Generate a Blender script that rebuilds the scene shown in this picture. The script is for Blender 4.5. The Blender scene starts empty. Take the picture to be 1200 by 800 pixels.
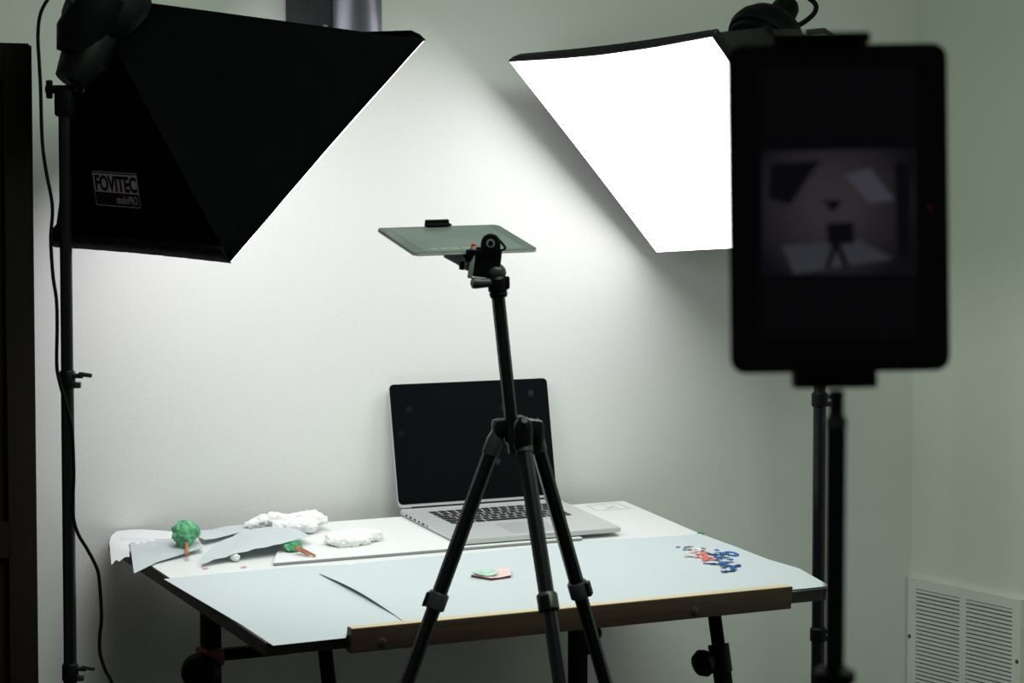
import bpy, bmesh, math, random
from mathutils import Vector as V, Matrix, noise
random.seed(7)
S = bpy.context.scene
COL = S.collection
R = math.radians
PI = math.pi

# ------------------------------------------------------------------ camera model (1200 x 800, 90 mm lens)
F = 3000.0
PITCH = R(3.4)
EYE = V((0, 0, 1.5))
FWD = V((0, math.cos(PITCH), -math.sin(PITCH)))
UPV = V((0, math.sin(PITCH), math.cos(PITCH)))
RGT = V((1, 0, 0))
def ray(x, y): return FWD + RGT * ((x - 600) / F) + UPV * ((400 - y) / F)
def at(x, y, z): return EYE + ray(x, y) * z                      # point at a pixel and a depth
def hit(x, y, p, n):                                             # point where a pixel's ray meets a plane
    r = ray(x, y)
    return EYE + r * ((p - EYE).dot(n) / r.dot(n))

TH, TILT = R(30.2), R(7.3)
U = V((math.cos(TH), math.sin(TH), 0))                           # along the back wall
NW = V((math.sin(TH), -math.cos(TH), 0))                         # out of the back wall
D = NW * math.cos(TILT) - V((0, 0, 1)) * math.sin(TILT)          # down the drafting board
N = U.cross(-D)                                                  # out of the board
ZU = V((0, 0, 1))
C0 = EYE + V((-.004, 4.923, -.652))                              # a point on the board (under the laptop)

def frame(o, x, y, z):
    m = Matrix.Identity(4)
    for i, a in enumerate((x, y, z)):
        for j in range(3): m[j][i] = a[j]
    m.translation = o
    return m
TF = frame(C0, U, -D, N)                                         # table frame: x right, y to the wall, z up
TFI = TF.inverted()
def tp(x, y, h=0): return TFI @ hit(x, y, C0 + N * h, N)         # pixel -> table frame at height h

# ------------------------------------------------------------------ materials
MATS = {}
def mat(name, col, rough=.5, metal=0, var=.06, scale=40, bump=0, emit=None, estr=1, spec=.5, coat=0, sheen=0):
    m = bpy.data.materials.new(name); m.use_nodes = True
    nt = m.node_tree; b = nt.nodes['Principled BSDF']
    b.inputs['Roughness'].default_value = rough
    b.inputs['Metallic'].default_value = metal
    b.inputs['Specular IOR Level'].default_value = spec
    b.inputs['Coat Weight'].default_value = coat
    b.inputs['Sheen Weight'].default_value = sheen
    tc = nt.nodes.new('ShaderNodeTexCoord')
    nz = nt.nodes.new('ShaderNodeTexNoise'); nz.inputs['Scale'].default_value = scale; nz.inputs['Detail'].default_value = 4
    nt.links.new(tc.outputs['Object'], nz.inputs['Vector'])
    rp = nt.nodes.new('ShaderNodeValToRGB')
    rp.color_ramp.elements[0].color = tuple(c * (1 - var) for c in col) + (1,)
    rp.color_ramp.elements[1].color = tuple(min(1, c * (1 + var)) for c in col) + (1,)
    rp.color_ramp.elements[0].position = .3; rp.color_ramp.elements[1].position = .7
    nt.links.new(nz.outputs['Fac'], rp.inputs['Fac'])
    nt.links.new(rp.outputs['Color'], b.inputs['Base Color'])
    if bump:
        bp = nt.nodes.new('ShaderNodeBump'); bp.inputs['Strength'].default_value = bump; bp.inputs['Distance'].default_value = .004
        nt.links.new(nz.outputs['Fac'], bp.inputs['Height']); nt.links.new(bp.outputs['Normal'], b.inputs['Normal'])
    if emit:
        b.inputs['Emission Color'].default_value = tuple(emit) + (1,)
        b.inputs['Emission Strength'].default_value = estr
    MATS[name] = m
    return m
M = {}
M['wall'] = mat("wall_paint", (.735, .742, .72), .85, var=.015, scale=220, bump=.08, spec=.2)
M['wallr'] = mat('wall_paint_side', (.70, .74, .66), .85, var=.015, scale=220, bump=.05, spec=.2)
M['ceil'] = mat('ceiling_paint', (.55, .57, .52), .9)
M['floor'] = mat('floor_carpet', (.012, .009, .012), .95, var=.3, scale=300, bump=.4)
M['fabric'] = mat('black_softbox_fabric', (.0022, .0022, .0032), .8, var=.3, scale=30, bump=.25, spec=.03)
M['fabric2'] = mat('dark_softbox_fabric_lit_through', (.012, .014, .0145), .7, var=.3, scale=30, bump=.25, spec=.2)  # paler copy of the fabric; lamp light through the cloth is put in the colour
M['hem'] = mat('softbox_hem', (.008, .008, .010), .7, var=.4, scale=90, bump=.5, spec=.15)
M['lining'] = mat('silver_lining', (.75, .75, .75), .4, .6)
M['black'] = mat('black_plastic', (.003, .003, .004), .42, var=.2, spec=.16)
M['blackm'] = mat('black_matte_plastic', (.003, .003, .004), .6, var=.2, spec=.1)
M['anod'] = mat('black_anodised_tube', (.004, .004, .006), .3, var=.15, spec=.4)
M['dgrey'] = mat('dark_grey_plastic', (.03, .032, .036), .4, spec=.5)
M['mgrey'] = mat('grey_plastic', (.26, .28, .28), .4, spec=.5)
M['alu'] = mat('silver_aluminium', (.60, .62, .62), .42, .35, var=.02, scale=400)
M['steel'] = mat('brushed_steel', (.5, .5, .5), .3, .9)
M['glass'] = mat('black_glass', (.004, .004, .006), .12, var=.4, scale=18, spec=.5)
M['key'] = mat('black_key', (.012, .012, .014), .5)
M['rubber'] = mat('black_rubber', (.003, .003, .003), .7, spec=.1)
M['white'] = mat('white_laminate', (.74, .76, .76), .5, var=.015, scale=20)
M['foam'] = mat('white_foam_board', (.76, .78, .78), .6, var=.01)
M['foamedge'] = mat('foam_board_edge', (.33, .34, .34), .8, var=.05, scale=120)
M['paper'] = mat('white_paper', (.80, .82, .83), .7, var=.02)
M['blue'] = mat('pale_blue_paper', (.56, .62, .645), .7, var=.015, scale=60)
M['blue2'] = mat('pale_blue_grey_paper', (.54, .595, .615), .7, var=.015, scale=60)
M['cotton'] = mat('cotton_wool', (.88, .89, .89), .95, var=.03, scale=150, bump=.6)
M['green'] = mat('green_tissue', (.12, .42, .21), .6, var=.5, scale=60, bump=.3)
M['green2'] = mat('deep_green_tissue', (.05, .34, .14), .55, var=.6, scale=90, bump=.3)
M['leaf'] = mat('pale_green_card', (.42, .62, .50), .6, var=.25, scale=120)
M['pink'] = mat('pale_pink_card', (.78, .60, .58), .6, var=.08)
M['maroon'] = mat('dark_red_card_edge', (.16, .015, .035), .6, var=.4, scale=120)
M['stick'] = mat('brown_twig', (.42, .18, .09), .6, var=.3, scale=120)
M['red'] = mat('coral_red_card', (.72, .16, .14), .6)
M['rose'] = mat('rose_pink_card', (.78, .38, .40), .6)
M['royal'] = mat('royal_blue_card', (.012, .10, .36), .5, var=.25, scale=150)
M['navy'] = mat('navy_blue_card', (.008, .045, .19), .5, var=.25, scale=150)
M['tan'] = mat('tan_card', (.55, .42, .30), .6)
M['slate'] = mat('slate_grey_card', (.13, .20, .27), .6)
M['clamp'] = mat('dark_red_plastic', (.16, .010, .012), .5)
M['orange'] = mat('orange_plastic', (.75, .12, .03), .45)
M['led'] = mat('red_indicator', (.05, .002, .002), .4, emit=(.5, .02, .02), estr=.05)
M['vent'] = mat('white_enamel', (.72, .75, .70), .5, var=.01)
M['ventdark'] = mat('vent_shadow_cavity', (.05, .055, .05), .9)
M['bronze'] = mat('bronze_screw', (.10, .09, .07), .4, .7)
M['duct'] = mat('galvanised_duct', (.13, .135, .16), .35, .6, var=.15, scale=14)
M['strap'] = mat('dark_metal_strap', (.012, .011, .018), .5, .2)
M['patch'] = mat('grey_woven_patch', (.95, .74, .80), .8, var=.2, scale=500)
M['thread'] = mat('black_patch_letters', (.008, .007, .008), .8)
M['threadl'] = mat('pale_patch_letters', (.8, .66, .70), .8)
M['pencil'] = mat('pencil_grey', (.50, .52, .52), .8)
M['icon'] = mat('screen_icons', (.30, .32, .33), .3)

def wood(name, c1, c2, rough=.45, sc=(1, 14, 14)):
    m = bpy.data.materials.new(name); m.use_nodes = True
    nt = m.node_tree; b = nt.nodes['Principled BSDF']; b.inputs['Roughness'].default_value = rough
    b.inputs['Specular IOR Level'].default_value = .3
    tc = nt.nodes.new('ShaderNodeTexCoord'); mp = nt.nodes.new('ShaderNodeMapping'); mp.inputs['Scale'].default_value = sc
    nz = nt.nodes.new('ShaderNodeTexNoise'); nz.inputs['Scale'].default_value = 9; nz.inputs['Detail'].default_value = 7
    rp = nt.nodes.new('ShaderNodeValToRGB')
    rp.color_ramp.elements[0].color = c1 + (1,); rp.color_ramp.elements[1].color = c2 + (1,)
    rp.color_ramp.elements[0].position = .3; rp.color_ramp.elements[1].position = .72
    nt.links.new(tc.outputs['Object'], mp.inputs['Vector']); nt.links.new(mp.outputs['Vector'], nz.inputs['Vector'])
    nt.links.new(nz.outputs['Fac'], rp.inputs['Fac']); nt.links.new(rp.outputs['Color'], b.inputs['Base Color'])
    return m
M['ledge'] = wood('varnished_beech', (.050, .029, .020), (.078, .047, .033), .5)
M['ledgetop'] = wood('beech_lit_top_tone', (.62, .50, .30), (.72, .60, .40), .5)  # ledge wood in a paler tone, the strong light on its top painted in
M['cab'] = wood('dark_walnut', (.004, .0016, .0014), (.011, .0045, .0036), .75, (14, 14, 1))
M['boardedge'] = mat('dark_brown_board_edge', (.022, .015, .013), .6, var=.3)

def emit_mat(name, col, strength):
    m = bpy.data.materials.new(name); m.use_nodes = True
    nt = m.node_tree; nt.nodes.clear()
    o = nt.nodes.new('ShaderNodeOutputMaterial'); e = nt.nodes.new('ShaderNodeEmission')
    e.inputs['Color'].default_value = col + (1,); e.inputs['Strength'].default_value = strength
    nt.links.new(e.outputs[0], o.inputs['Surface'])
    return m
M['diff_l'] = emit_mat('lit_white_diffuser_left', (1.0, .96, 1.012), 5.5)
M['diff_r'] = emit_mat('lit_white_diffuser_right', (1.0, .96, 1.012), 4.5)

# ------------------------------------------------------------------ mesh builder
ROOTM = {}
class MB:
    def __init__(s, m=None): s.bm = bmesh.new(); s.m = m or Matrix.Identity(4)
    def add(s, verts, faces):
        vs = [s.bm.verts.new(s.m @ V(v)) for v in verts]
        for f in faces:
            try: s.bm.faces.new([vs[i] for i in f])
            except ValueError: pass
        return vs
    def box(s, c, size, rot=None, bev=0):
        c = V(c); t = bmesh.new(); bmesh.ops.create_cube(t, size=1)
        for v in t.verts: v.co = V((v.co.x * size[0], v.co.y * size[1], v.co.z * size[2]))
        if bev: bmesh.ops.bevel(t, geom=list(t.edges), offset=min(bev, min(size) * .45), segments=2, affect='EDGES', profile=.6)
        for v in t.verts: v.co = (rot @ v.co if rot else v.co) + c
        s.take(t); return s
    def take(s, t):
        t.verts.index_update()
        s.add([v.co.copy() for v in t.verts], [[v.index for v in f.verts] for f in t.faces]); t.free()
    def sphere(s, c, r, sub=3, sc=(1, 1, 1), nz=0, nf=30, seed=0, rot=None):
        t = bmesh.new(); bmesh.ops.create_icosphere(t, subdivisions=sub, radius=1)
        for v in t.verts:
            k = 1 + (nz * noise.fractal(v.co * nf * .1 + V((seed, seed * 2, 3)), 1, 2, 4) if nz else 0)
            p = V((v.co.x * sc[0], v.co.y * sc[1], v.co.z * sc[2])) * r * k
            v.co = (rot @ p if rot else p) + V(c)
        s.take(t); return s
    def tube(s, pts, r, n=12, cap=True, flat=None):
        pts = [V(p) for p in pts]; k = len(pts)
        rs = r if isinstance(r, (list, tuple)) else [r] * k
        t0 = (pts[1] - pts[0]).normalized()
        a = V((0, 0, 1)) if abs(t0.z) < .9 else V((1, 0, 0))
        x = t0.cross(a).normalized(); verts = []
        for i, p in enumerate(pts):
            t = (pts[min(i + 1, k - 1)] - pts[max(i - 1, 0)]).normalized()
            x = (x - t * x.dot(t)).normalized(); y = t.cross(x)
            for j in range(n):
                an = 2 * PI * j / n
                verts.append(p + (x * math.cos(an) + y * math.sin(an)) * rs[i])
        faces = [(i * n + j, i * n + (j + 1) % n, (i + 1) * n + (j + 1) % n, (i + 1) * n + j) for i in range(k - 1) for j in range(n)]
        if cap: faces += [tuple(range(n - 1, -1, -1)), tuple(range((k - 1) * n, k * n))]
        s.add(verts, faces); return s
    def cyl(s, p0, p1, r0, r1=None, n=20):
        p0 = V(p0); p1 = V(p1); r1 = r0 if r1 is None else r1
        c = min(r0, r1, (p1 - p0).length) * .15; d = (p1 - p0).normalized()
        return s.tube([p0, p0 + d * c, p1 - d * c, p1], [r0 - c, r0, r1, r1 - c], n)
    def lathe(s, prof, p0, ax, n=24):                            # prof: (height, radius)
        p0 = V(p0); ax = V(ax).normalized()
        return s.tube([p0 + ax * h for h, _ in prof], [max(q, 1e-4) for _, q in prof], n)
    def prism(s, poly, z0, z1, bev=0):
        t = bmesh.new(); vs = [t.verts.new((p[0], p[1], z0)) for p in poly]
        f = t.faces.new(vs); r = bmesh.ops.extrude_face_region(t, geom=[f])
        for g in r['geom']:
            if isinstance(g, bmesh.types.BMVert): g.co.z = z1
        bmesh.ops.recalc_face_normals(t, faces=t.faces)
        if bev: bmesh.ops.bevel(t, geom=[e for e in t.edges if abs(e.verts[0].co.z - e.verts[1].co.z) < 1e-6], offset=bev, segments=2, affect='EDGES')
        s.take(t); return s
    def sheet(s, poly, hf, th=.0006, step=.012):                 # a thin sheet cut to a polygon, following a height function
        t = bmesh.new(); t.faces.new([t.verts.new((p[0], p[1], 0)) for p in poly])
        for ax in (0, 1):
            lo = min(p[ax] for p in poly); hi = max(p[ax] for p in poly); q = lo + step
            while q < hi:
                co = V((q, 0, 0)) if ax == 0 else V((0, q, 0)); no = V((1, 0, 0)) if ax == 0 else V((0, 1, 0))
                bmesh.ops.bisect_plane(t, geom=list(t.verts) + list(t.edges) + list(t.faces), plane_co=co, plane_no=no)
                q += step
        bmesh.ops.recalc_face_normals(t, faces=t.faces)
        if t.faces and sum(f.normal.z for f in t.faces) < 0: bmesh.ops.reverse_faces(t, faces=t.faces)
        r = bmesh.ops.extrude_face_region(t, geom=list(t.faces))
        top = {g for g in r['geom'] if isinstance(g, bmesh.types.BMVert)}
        for v in t.verts: v.co.z = hf(v.co.x, v.co.y) + (th if v in top else 0)
        bmesh.ops.recalc_face_normals(t, faces=t.faces)
        s.take(t); return s
    def build(s, name, m, parent=None, smooth=True):
        bm = s.bm
        bmesh.ops.remove_doubles(bm, verts=bm.verts, dist=1e-7)
        bmesh.ops.recalc_face_normals(bm, faces=bm.faces)
        inv = ROOTM[parent.name].inverted() if parent else Matrix.Identity(4)
        o_m = ROOTM[parent.name] if parent else None
        if not parent:                                           # a thing of one mesh: origin at its base
            mn = V([min(v.co[i] for v in bm.verts) for i in range(3)]); mx = V([max(v.co[i] for v in bm.verts) for i in range(3)])
            o_m = Matrix.Translation(((mn.x + mx.x) / 2, (mn.y + mx.y) / 2, mn.z)); inv = o_m.inverted()
        bm.transform(inv)
        me = bpy.data.meshes.new(name); bm.to_mesh(me); bm.free()
        me.materials.append(m)
        o = bpy.data.objects.new(name, me); COL.objects.link(o)
        if smooth:
            for p in me.polygons: p.use_smooth = True
            me.set_sharp_from_angle(angle=R(35))
        if parent: o.parent = parent
        else: o.matrix_world = o_m
        ROOTM[o.name] = o_m
        return o
def tag(o, label=None, cat=None, group=None, kind=None):
    if label: o['label'] = label
    if cat: o['category'] = cat
    if group: o['group'] = group
    if kind: o['kind'] = kind
    return o
def thing(name, label, cat, m, group=None):
    o = bpy.data.objects.new(name, None); COL.objects.link(o); o.empty_display_size = .05
    if not isinstance(m, Matrix): m = Matrix.Translation(m)
    o.matrix_world = m; ROOTM[o.name] = m.copy()
    return tag(o, label, cat, group)
def rrect(w, h, r, n=5, cx=0, cy=0):
    out = []
    for qx, qy, a0 in ((1, 1, 0), (-1, 1, 90), (-1, -1, 180), (1, -1, 270)):
        for i in range(n + 1):
            a = R(a0 + 90 * i / n)
            out.append((cx + qx * (w / 2 - r) + r * math.cos(a), cy + qy * (h / 2 - r) + r * math.sin(a)))
    return out
def spline(pts, k=8):                                            # Catmull-Rom through points
    pts = [V(p) for p in pts]; P = [pts[0] * 2 - pts[1]] + pts + [pts[-1] * 2 - pts[-2]]; out = []
    for i in range(1, len(P) - 2):
        for j in range(k):
            t = j / k; a, b, c, d = P[i - 1:i + 3]
            out.append(.5 * ((2 * b) + (c - a) * t + (2 * a - 5 * b + 4 * c - d) * t * t + (3 * b - a - 3 * c + d) * t ** 3))
    return out + [pts[-1]]
def text_mesh(mb, body, size, shear=0, width=1.0, bold=0):
    cu = bpy.data.curves.new('lettering', 'FONT'); cu.body = body; cu.size = size; cu.align_x = 'LEFT'; cu.offset = bold; cu.shear = shear; cu.resolution_u = 4
    cu.extrude = .0002
    o = bpy.data.objects.new('lettering', cu); COL.objects.link(o)
    dg = bpy.context.evaluated_depsgraph_get(); me = bpy.data.meshes.new_from_object(o.evaluated_get(dg))
    mb.add([(v.co.x * width, v.co.y, v.co.z) for v in me.vertices], [tuple(p.vertices) for p in me.polygons])
    bpy.data.objects.remove(o); bpy.data.curves.remove(cu); bpy.data.meshes.remove(me)

# ------------------------------------------------------------------ the room
WP = C0 - NW * .178; WP = V((WP.x, WP.y, 0))                       # a point on the back wall
k = hit(1068, 671, WP, NW); CORNER = V((k.x, k.y, 0))
CEIL = 2.62
WF = frame(CORNER, U, NW, ZU)                                    # x along back wall (left is negative), y out of it
def struct(o, kind='structure'): return tag(o, kind=kind)
struct(MB(WF).box((-1.75, -.05, CEIL / 2), (3.7, .1, CEIL)).build('wall_back', M['wall'], smooth=False))
struct(MB(WF).box((.05, 2.45, CEIL / 2), (.1, 5.1, CEIL)).build('wall_right', M['wallr'], smooth=False))
struct(MB(WF).box((-1.75, 2.9, -.05), (3.7, 6.2, .1)).build('floor', M['floor'], smooth=False))
struct(MB(WF).box((-1.75, 2.9, CEIL + .05), (3.7, 6.2, .1)).build('ceiling', M['ceil'], smooth=False))
struct(MB(WF).box((-1.8, .008, .05), (3.56, .014, .1), bev=.003).build('baseboard_back', M['vent'], smooth=False))
struct(MB(WF).box((-.008, 2.5, .05), (.014, 4.96, .1), bev=.003).build('baseboard_right', M['vent'], smooth=False))

# return-air grille low on the right wall
VT = .642; VH = .262; VL = .372
VM = frame(CORNER + NW * .004 + ZU * (VT - VH) - U * .001, NW, ZU, -U)       # x away from the corner, y up, z out of the wall
g = thing('air_vent', 'white metal air return grille with two columns of slats low on the right wall', 'vent', VM)
b = MB(VM)
cols = ((.028, .176), (.197, .345)); y0, y1 = .022, VH - .022
for x0, x1, ya, yb in ((0, cols[0][0], 0, VH), (cols[0][1], cols[1][0], 0, VH), (cols[1][1], VL, 0, VH), (cols[0][0], cols[0][1], 0, y0), (cols[0][0], cols[0][1], y1, VH), (cols[1][0], cols[1][1], 0, y0), (cols[1][0], cols[1][1], y1, VH)):
    b.box(((x0 + x1) / 2, (ya + yb) / 2, .006), (x1 - x0, yb - ya, .012))
b.build('frame', M['vent'], g, smooth=False)
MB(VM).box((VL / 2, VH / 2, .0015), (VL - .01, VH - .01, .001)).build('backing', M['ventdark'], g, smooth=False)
for x0, x1 in cols:
    b = MB(VM); ns = 24; pit = (y1 - y0) / ns
    for i in range(ns):
        y = y0 + (i + .5) * pit
        b.box(((x0 + x1) / 2, y, .007), (x1 - x0, .0062, .0012), Matrix.Rotation(R(38), 3, 'X'))
        b.box(((x0 + x1) / 2, y - .0004, .0105), (x1 - x0, .0056, .001))
    b.build('louvre', M['vent'], g, smooth=False)
for x, y in ((.008, VH * .5), (VL - .010, VH * .5)):
    MB(VM).lathe([(0, .0045), (.0015, .0045), (.003, .002), (.003, .0002)], (x, y, .012), (0, 0, 1), 12).build('screw', M['bronze'], g)

# metal duct high on the back wall, cut off by the left softbox
DB = 1.735
ctr = hit(411, 30, WP + NW * .085, NW)
g = thing('metal_duct', 'dark shiny metal duct with a black strip high on the wall behind the left softbox', 'duct', V((ctr.x, ctr.y, DB)))
rd = .059
MB().lathe([(0, rd * .9), (.01, rd), (CEIL - DB - .01, rd)], (ctr.x, ctr.y, DB), ZU, 40).build('pipe', M['duct'], g)
sc = hit(362, 30, WP + NW * .06, NW)
MB(frame(V((sc.x, sc.y, 0)), U, NW, ZU)).box((0, 0, (DB + CEIL) / 2), (.046, .11, CEIL - DB - .005), bev=.004).build('strap', M['strap'], g)
MB(frame(V((sc.x, sc.y, 0)), U, NW, ZU)).cyl((.004, .054, 1.80), (.004, .062, 1.80), .006).build('bolt', M['steel'], g)

# dark cabinet at the left
e = hit(37.5, 400, WP + NW * .34, NW); tz = hit(20, 50.5, WP + NW * .34, NW).z
KM = frame(V((e.x, e.y, 0)), U, NW, ZU)
g = thing('wooden_cabinet', 'tall dark brown wooden cabinet at the left edge of the photo', 'cabinet', frame(V((e.x, e.y, 0)) - U * .3 - NW * .16, U, NW, ZU))
cw, cd = .62, .30
b = MB(KM)
b.box((-.009, -cd / 2, tz / 2), (.018, cd, tz)).box((-cw + .009, -cd / 2, tz / 2), (.018, cd, tz)).box((-cw / 2, -cd / 2, tz - .009), (cw, cd, .018)).box((-cw / 2, -cd / 2, .05), (cw - .03, cd - .01, .1)).box((-cw / 2, -cd + .005, tz / 2), (cw - .02, .008, tz - .02))
b.build('carcass', M['cab'], g, smooth=False)
for s in (0, 1):
    x1 = -.002 - s * cw / 2; x0 = x1 - cw / 2 + .003
    b = MB(KM); zt, zb, st = tz - .004, .10, .05
    b.box((x1 - st / 2, .011, (zt + zb) / 2), (st, .02, zt - zb), bev=.002).box((x0 + st / 2, .011, (zt + zb) / 2), (st, .02, zt - zb), bev=.002)
    for zc in (zt - .03, zb + .03, (zt + zb) / 2): b.box(((x0 + x1) / 2, .0105, zc), (x1 - x0 - .02, .019, .06))
    b.box(((x0 + x1) / 2, .006, (zt + zb) / 2), (x1 - x0 - .04, .008, zt - zb - .04))
    d_ = b.build('door', M['cab'], g, smooth=False)
    xk = (x0 + st / 2) if s == 0 else (x1 - st / 2)
    MB(KM).lathe([(0, .006), (.012, .005), (.018, .013), (.028, .012), (.032, .001)], (xk, .021, 1.0), (0, 1, 0), 16).build('knob', M['bronze'], d_)

# ------------------------------------------------------------------ drafting table
XL, XR, YB, YF = -.772, .345, .13, -.557
g = thing('drafting_table', 'tilted drafting table with white top, dark edges, wooden ledge and black legs', 'table', frame(C0 - N * .022, U, -D, N))
tb = g
MB(TF).box(((XL + XR) / 2, (YB + YF) / 2, -.0125), (XR - XL, YB - YF, .021)).build('board', M['boardedge'], g, smooth=False)
MB(TF).box(((XL + XR) / 2, (YB + YF) / 2, -.001), (XR - XL - .003, YB - YF - .003, .002)).build('top_surface', M['white'], g, smooth=False)
# pencilled rectangle on the white top
def strip(b, p, q, w, h):
    p, q = V((p[0], p[1], h)), V((q[0], q[1], h)); d_ = (q - p).normalized(); s_ = V((-d_.y, d_.x, 0)) * w / 2
    b.add([p - s_, q - s_, q + s_, p + s_], [(0, 1, 2, 3)])
b = MB(TF)
q = [tp(*p) for p in ((688, 592.5), (722, 589), (738, 595.5), (700, 598.5))]
for i in range(4): strip(b, q[i], q[(i + 1) % 4], .0022, .0004)
for p0, p1 in (((706, 592), (716, 595)), ((719, 592.5), (710, 596.5)), ((716, 595), (724, 594))): strip(b, tp(*p0), tp(*p1), .0022, .0004)
b.build('pencil_mark', M['pencil'], g, smooth=False)
# wooden ledge along the front
l0 = tp(408, 735, .014); l1 = tp(930, 688, .014)
lx0, lx1 = l0.x, l1.x
LY = YF - .001
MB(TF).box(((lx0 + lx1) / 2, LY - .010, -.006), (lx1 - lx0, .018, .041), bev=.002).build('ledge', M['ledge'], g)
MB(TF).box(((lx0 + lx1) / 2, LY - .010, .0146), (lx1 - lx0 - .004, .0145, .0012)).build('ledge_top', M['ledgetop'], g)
for px in (450, 893):
    x = tp(px, 745, 0).x
    MB(TF).lathe([(0, .0075), (.002, .0075), (.003, .006), (.003, .003), (.001, .0028), (.001, .0001)], (x, LY - .0185, -.012), (0, -1, 0), 16).build('bolt', M['bronze'], g)
# legs
def vleg(px, py, bb):
    p = hit(px, py, C0 + D * bb, NW); return V((p.x, p.y, 0))
def under(p):                                                    # underside of the board above a point
    z = C0.z - ((p - C0).dot(V((N.x, N.y, 0)))) / N.z
    return z - .024
rl, rr = vleg(247, 760, .0), vleg(677, 770, .0)
fl, fr = vleg(381, 775, .42), vleg(835, 745, .42)
for p in (rl, rr):
    zt = under(p) + .001
    o = MB(frame(p, U, NW, ZU)).box((0, 0, zt / 2 + .02), (.034, .024, zt - .04), bev=.004).build('leg', M['blackm'], g)
    MB(frame(p, U, NW, ZU)).box((0, .0, .018), (.04, .05, .034), bev=.006).build('foot', M['rubber'], o)
for p, zref in ((fl, .73), (fr, .745)):
    zt = under(p); sl = math.tan(R(14))
    top = V((p.x, p.y, zt)) ; pp = p + NW * 0
    def lp(z): return V((p.x, p.y, z)) + NW * (zref - z) * sl
    zt = zt - .012
    o = MB().tube([lp(.03), lp(zref - .09)], .017, 14).tube([lp(zref - .09), lp(zt)], .0125, 14).build('leg', M['blackm'], g)
    MB().tube([lp(.0), lp(.05)], [.02, .02], 14).build('foot', M['rubber'], o)
    MB().tube([lp(zref - .125), lp(zref - .075)], .0195, 16).build('leg_collar', M['black'], o)
    kp = lp(zref - .10) - U * .02
    MB().lathe([(0, .008), (.008, .012), (.012, .022), (.024, .026), (.036, .020), (.042, .004)], kp + U * .005, -U - ZU * .25, 18).build('tension_knob', M['black'], o)
# side rails under the board joining rear and front legs, and a cross tube near the floor
for p, q in ((rl, fl), (rr, fr)):
    p1 = V((p.x, p.y, under(p) - .004)); q1 = V((q.x, q.y, under(q) - .004))
    MB().tube([p1, q1 + (q1 - p1) * .06], .011, 8).build('side_rail', M['blackm'], g)
MB().tube([V((rl.x, rl.y, .22)), V((rr.x, rr.y, .22))], .012, 12).build('cross_tube', M['blackm'], g)
# tilt bar, red clamp and round knob at the rear left leg
a0 = hit(250, 766, C0, NW); a1 = hit(335, 764, C0, NW)
a1.z = a0.z
bc = (a0 + a1) / 2
MB(frame(bc, U, NW, ZU)).box((0, .012, 0), ((a1 - a0).length, .02, .022), bev=.004).build('tilt_bar', M['blackm'], g)
rc = hit(243, 767, C0, NW)
MB(frame(rc, U, NW, ZU)).box((0, .012, 0), (.037, .05, .031), bev=.004).build('clamp', M['clamp'], g)
kc = hit(234, 785, C0, NW)
MB().lathe([(0, .012), (.012, .016), (.016, .034), (.030, .037), (.044, .030), (.050, .006)], kc + U * .01, (NW * .8 - U * .6), 22).build('tension_knob', M['black'], g)
# knobs on the rear right leg
for px, py, r_ in ((703, 741, .013), (694, 760, .011)):
    p = hit(px - 7, py, C0, NW)
    MB().lathe([(0, r_ * .6), (.006, r_ * .7), (.008, r_), (.02, r_), (.024, r_ * .5)], p - U * .01, U + NW * .4, 16).build('tension_knob', M['black'], g)

# ------------------------------------------------------------------ sheets and craft bits on the table
def poly(pts, h=0): return [tp(x, y, h)[:2] for x, y in pts]
def tthing(b, name, m, label, cat, group=None, smooth=True): return tag(b.build(name, m, smooth=smooth), label, cat, group)
FH = .006                                                        # top of the foam board
# large pale blue sheet, right
P1 = poly([(374, 673.5), (418, 661.5), (545, 650), (690, 635), (820, 627.5), (862, 643), (900, 658), (936, 669), (972, 689), (930, 697), (700, 715), (408, 741), (472, 729), (463, 722.5), (418, 697.5)])
P1 = [(x, max(y, YF + .001) if x < XR - .02 else y) for x, y in P1]
cA, cB = tp(374, 673.5), tp(464, 723)
def h1(x, y):
    t = max(0, min(1, (cA.y - y) / (cA.y - cB.y))); xe = cA.x + (cB.x - cA.x) * t
    d_ = max(0, 1 - abs(x - xe) / .07)
    return .0024 + .0058 * d_ * d_ * math.sin(PI * t) + (.002 * max(0, (x - .25) / .1) ** 2 if x > .25 else 0)
tthing(MB(TF).sheet(P1, h1, .0004, .012), 'paper_sheet', M['blue'], 'large pale blue paper sheet covering the right front of the table', 'paper')
P2 = poly([(192, 679), (262, 672), (345, 664.5), (408, 662), (470, 690), (500, 728), (408, 739), (405, 748), (320, 757), (283, 732.5), (225, 698.5)])
tthing(MB(TF).sheet(P2, lambda x, y: .0008, .0004, .02), 'paper_sheet', M['blue'], 'pale blue paper sheet at the front left hanging over the left corner', 'paper')
# foam board under the laptop
fA, fB = tp(325, 663, .005), tp(690, 634, .005)
FX0, FX1, FY0, FY1 = fA.x, fB.x, -.1345, .11
FM = frame(TF @ V((0, 0, 0)), U, -D, N)
g = thing('foam_board', 'white foam board sheet with grey cut edge lying under the laptop', 'board', frame(TF @ V(((FX0 + FX1) / 2, 0, .0006)), U, -D, N))
poly_f = [(FX0, FY0), (FX1, FY0 + .002), (FX1 + .01, FY1), (FX0 + .14, FY1)]
MB(TF).prism(poly_f, .0010, .0052).build('core', M['foamedge'], g, smooth=False)
MB(TF).prism(poly_f, .0052, FH).build('paper_facing', M['foam'], g, smooth=False)
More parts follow.
